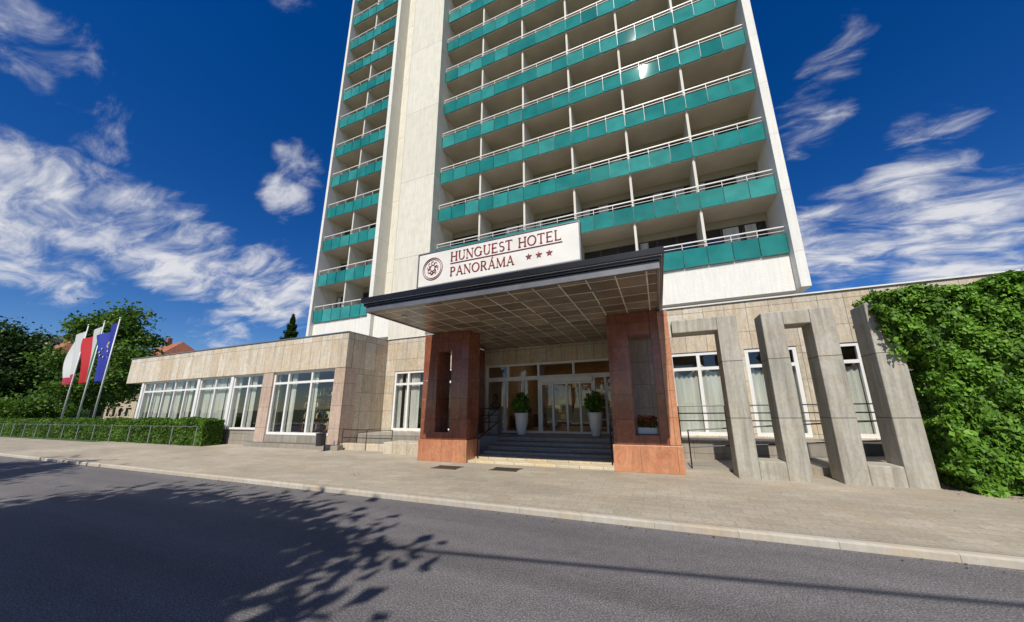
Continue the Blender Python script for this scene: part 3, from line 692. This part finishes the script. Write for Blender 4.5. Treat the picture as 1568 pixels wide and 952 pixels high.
# ------------------------------------------------------------------ world
W=bpy.data.worlds.new("World"); S.world=W; W.use_nodes=True; nt=W.node_tree
bg=nt.nodes["Background"]
sun_dir=Vector((.15,-2.8,3.27)).normalized()
el=math.asin(sun_dir.z); az=math.atan2(sun_dir.x,sun_dir.y)
sky=N(nt,"ShaderNodeTexSky",sky_type='NISHITA'); sky.sun_disc=False; sky.sun_elevation=el; sky.sun_rotation=az
sky.air_density=1.0; sky.dust_density=.1; sky.ozone_density=4.5; sky.altitude=500
tc=N(nt,"ShaderNodeTexCoord"); gv=tc.outputs["Generated"]
hs=N(nt,"ShaderNodeHueSaturation"); hs.inputs["Saturation"].default_value=1.35; hs.inputs["Value"].default_value=.92; hs.inputs["Hue"].default_value=.515; nt.links.new(sky.outputs[0],hs.inputs["Color"])
sp=N(nt,"ShaderNodeSeparateXYZ"); nt.links.new(gv,sp.inputs[0])
def M_(op,a,b=None,c=None):
    n=N(nt,"ShaderNodeMath",operation=op)
    for i,v in enumerate((a,b,c)):
        if v is None: continue
        if isinstance(v,(int,float)): n.inputs[i].default_value=v
        else: nt.links.new(v,n.inputs[i])
    return n.outputs[0]
zz=M_("ADD",M_("MAXIMUM",sp.outputs[2],0),.25)
cc=N(nt,"ShaderNodeCombineXYZ"); nt.links.new(M_("DIVIDE",sp.outputs[0],zz),cc.inputs[0]); nt.links.new(M_("DIVIDE",sp.outputs[1],zz),cc.inputs[1])
nz=noise(nt,cc.outputs[0],2.4,2,.55,(1,1.5,1)); 
nz2=noise(nt,cc.outputs[0],6.5,6,.62,(.8,1.7,1),.5)
nsum=M_("ADD",M_("MULTIPLY",nz,.5),M_("MULTIPLY",nz2,.5))
blobs=[((-874,135,315),7,1),((-775,183,275),6.5,1),((-658,238,234),6.3,1),((-550,290,193),6,1),((-861,156,247),6,.85),((-505,312,173),5.5,1),
((-834,95,539),4.5,.66),((-774,133,480),4.2,.8),((-761,152,421),3.4,.78),((-480,280,366),3.5,.66),((-501,279,315),3.6,.74),((-613,285,111),4.5,.75),((-463,221,612),5,.6),
((290,537,520),4.5,.66),((241,543,416),5,.78),((265,596,235),7,1),((392,630,297),6,.9),((474,667,277),5.5,.9),((458,678,208),6.5,1),((431,619,404),4,.62),((600,640,210),7,1),
((0,-700,300),24,1)]
mask=None
for d,r,w in blobs:
    v=N(nt,"ShaderNodeVectorMath",operation="DOT_PRODUCT"); nt.links.new(gv,v.inputs[0]); v.inputs[1].default_value=Vector(d).normalized()
    mr=N(nt,"ShaderNodeMapRange",interpolation_type="SMOOTHSTEP"); nt.links.new(v.outputs["Value"],mr.inputs[0])
    mr.inputs[1].default_value=math.cos(math.radians(r*1.4)); mr.inputs[2].default_value=math.cos(math.radians(r*.1)); mr.inputs[3].default_value=0; mr.inputs[4].default_value=w
    mask=mr.outputs[0] if mask is None else M_("MAXIMUM",mask,mr.outputs[0])
dens=M_("ADD",nsum,M_("MULTIPLY",M_("SUBTRACT",mask,1),.36))
mr=N(nt,"ShaderNodeMapRange",interpolation_type="SMOOTHSTEP"); nt.links.new(dens,mr.inputs[0]); mr.inputs[1].default_value=.34; mr.inputs[2].default_value=.6
shade=ramp(nt,nz2,[(.35,(3.6,4.1,5.4)),(.6,(7.6,7.6,7.8))])
cm=mix(nt,hs.outputs[0],shade,M_("MULTIPLY",mr.outputs[0],.9))
nt.links.new(cm,bg.inputs[0]); bg.inputs[1].default_value=.105
sl_=bpy.data.lights.new("sun","SUN"); sl_.energy=5.0; sl_.angle=math.radians(.53); sl_.color=(1,.95,.86)
so=bpy.data.objects.new("sun",sl_); COL.objects.link(so); so.rotation_euler=(-sun_dir).to_track_quat('-Z','Y').to_euler(); so.location=(0,-20,40)
# camera
cd=bpy.data.cameras.new("camera"); co=bpy.data.objects.new("camera",cd); COL.objects.link(co)
R_=Vector((.93108,.36457,-.01346));U=Vector((.09303,-.20158,.97504));Fw=Vector((-.35275,.9091,.2216))
mt=Matrix(((R_.x,U.x,-Fw.x,0),(R_.y,U.y,-Fw.y,0),(R_.z,U.z,-Fw.z,1.65),(0,0,0,1)))
co.matrix_world=mt
cd.sensor_width=36; cd.lens=11.486; cd.shift_x=-.0162; cd.shift_y=.0211; cd.clip_start=.05; cd.clip_end=6000
S.camera=co
S.view_settings.view_transform='Standard'; S.view_settings.look='None'; S.view_settings.exposure=0
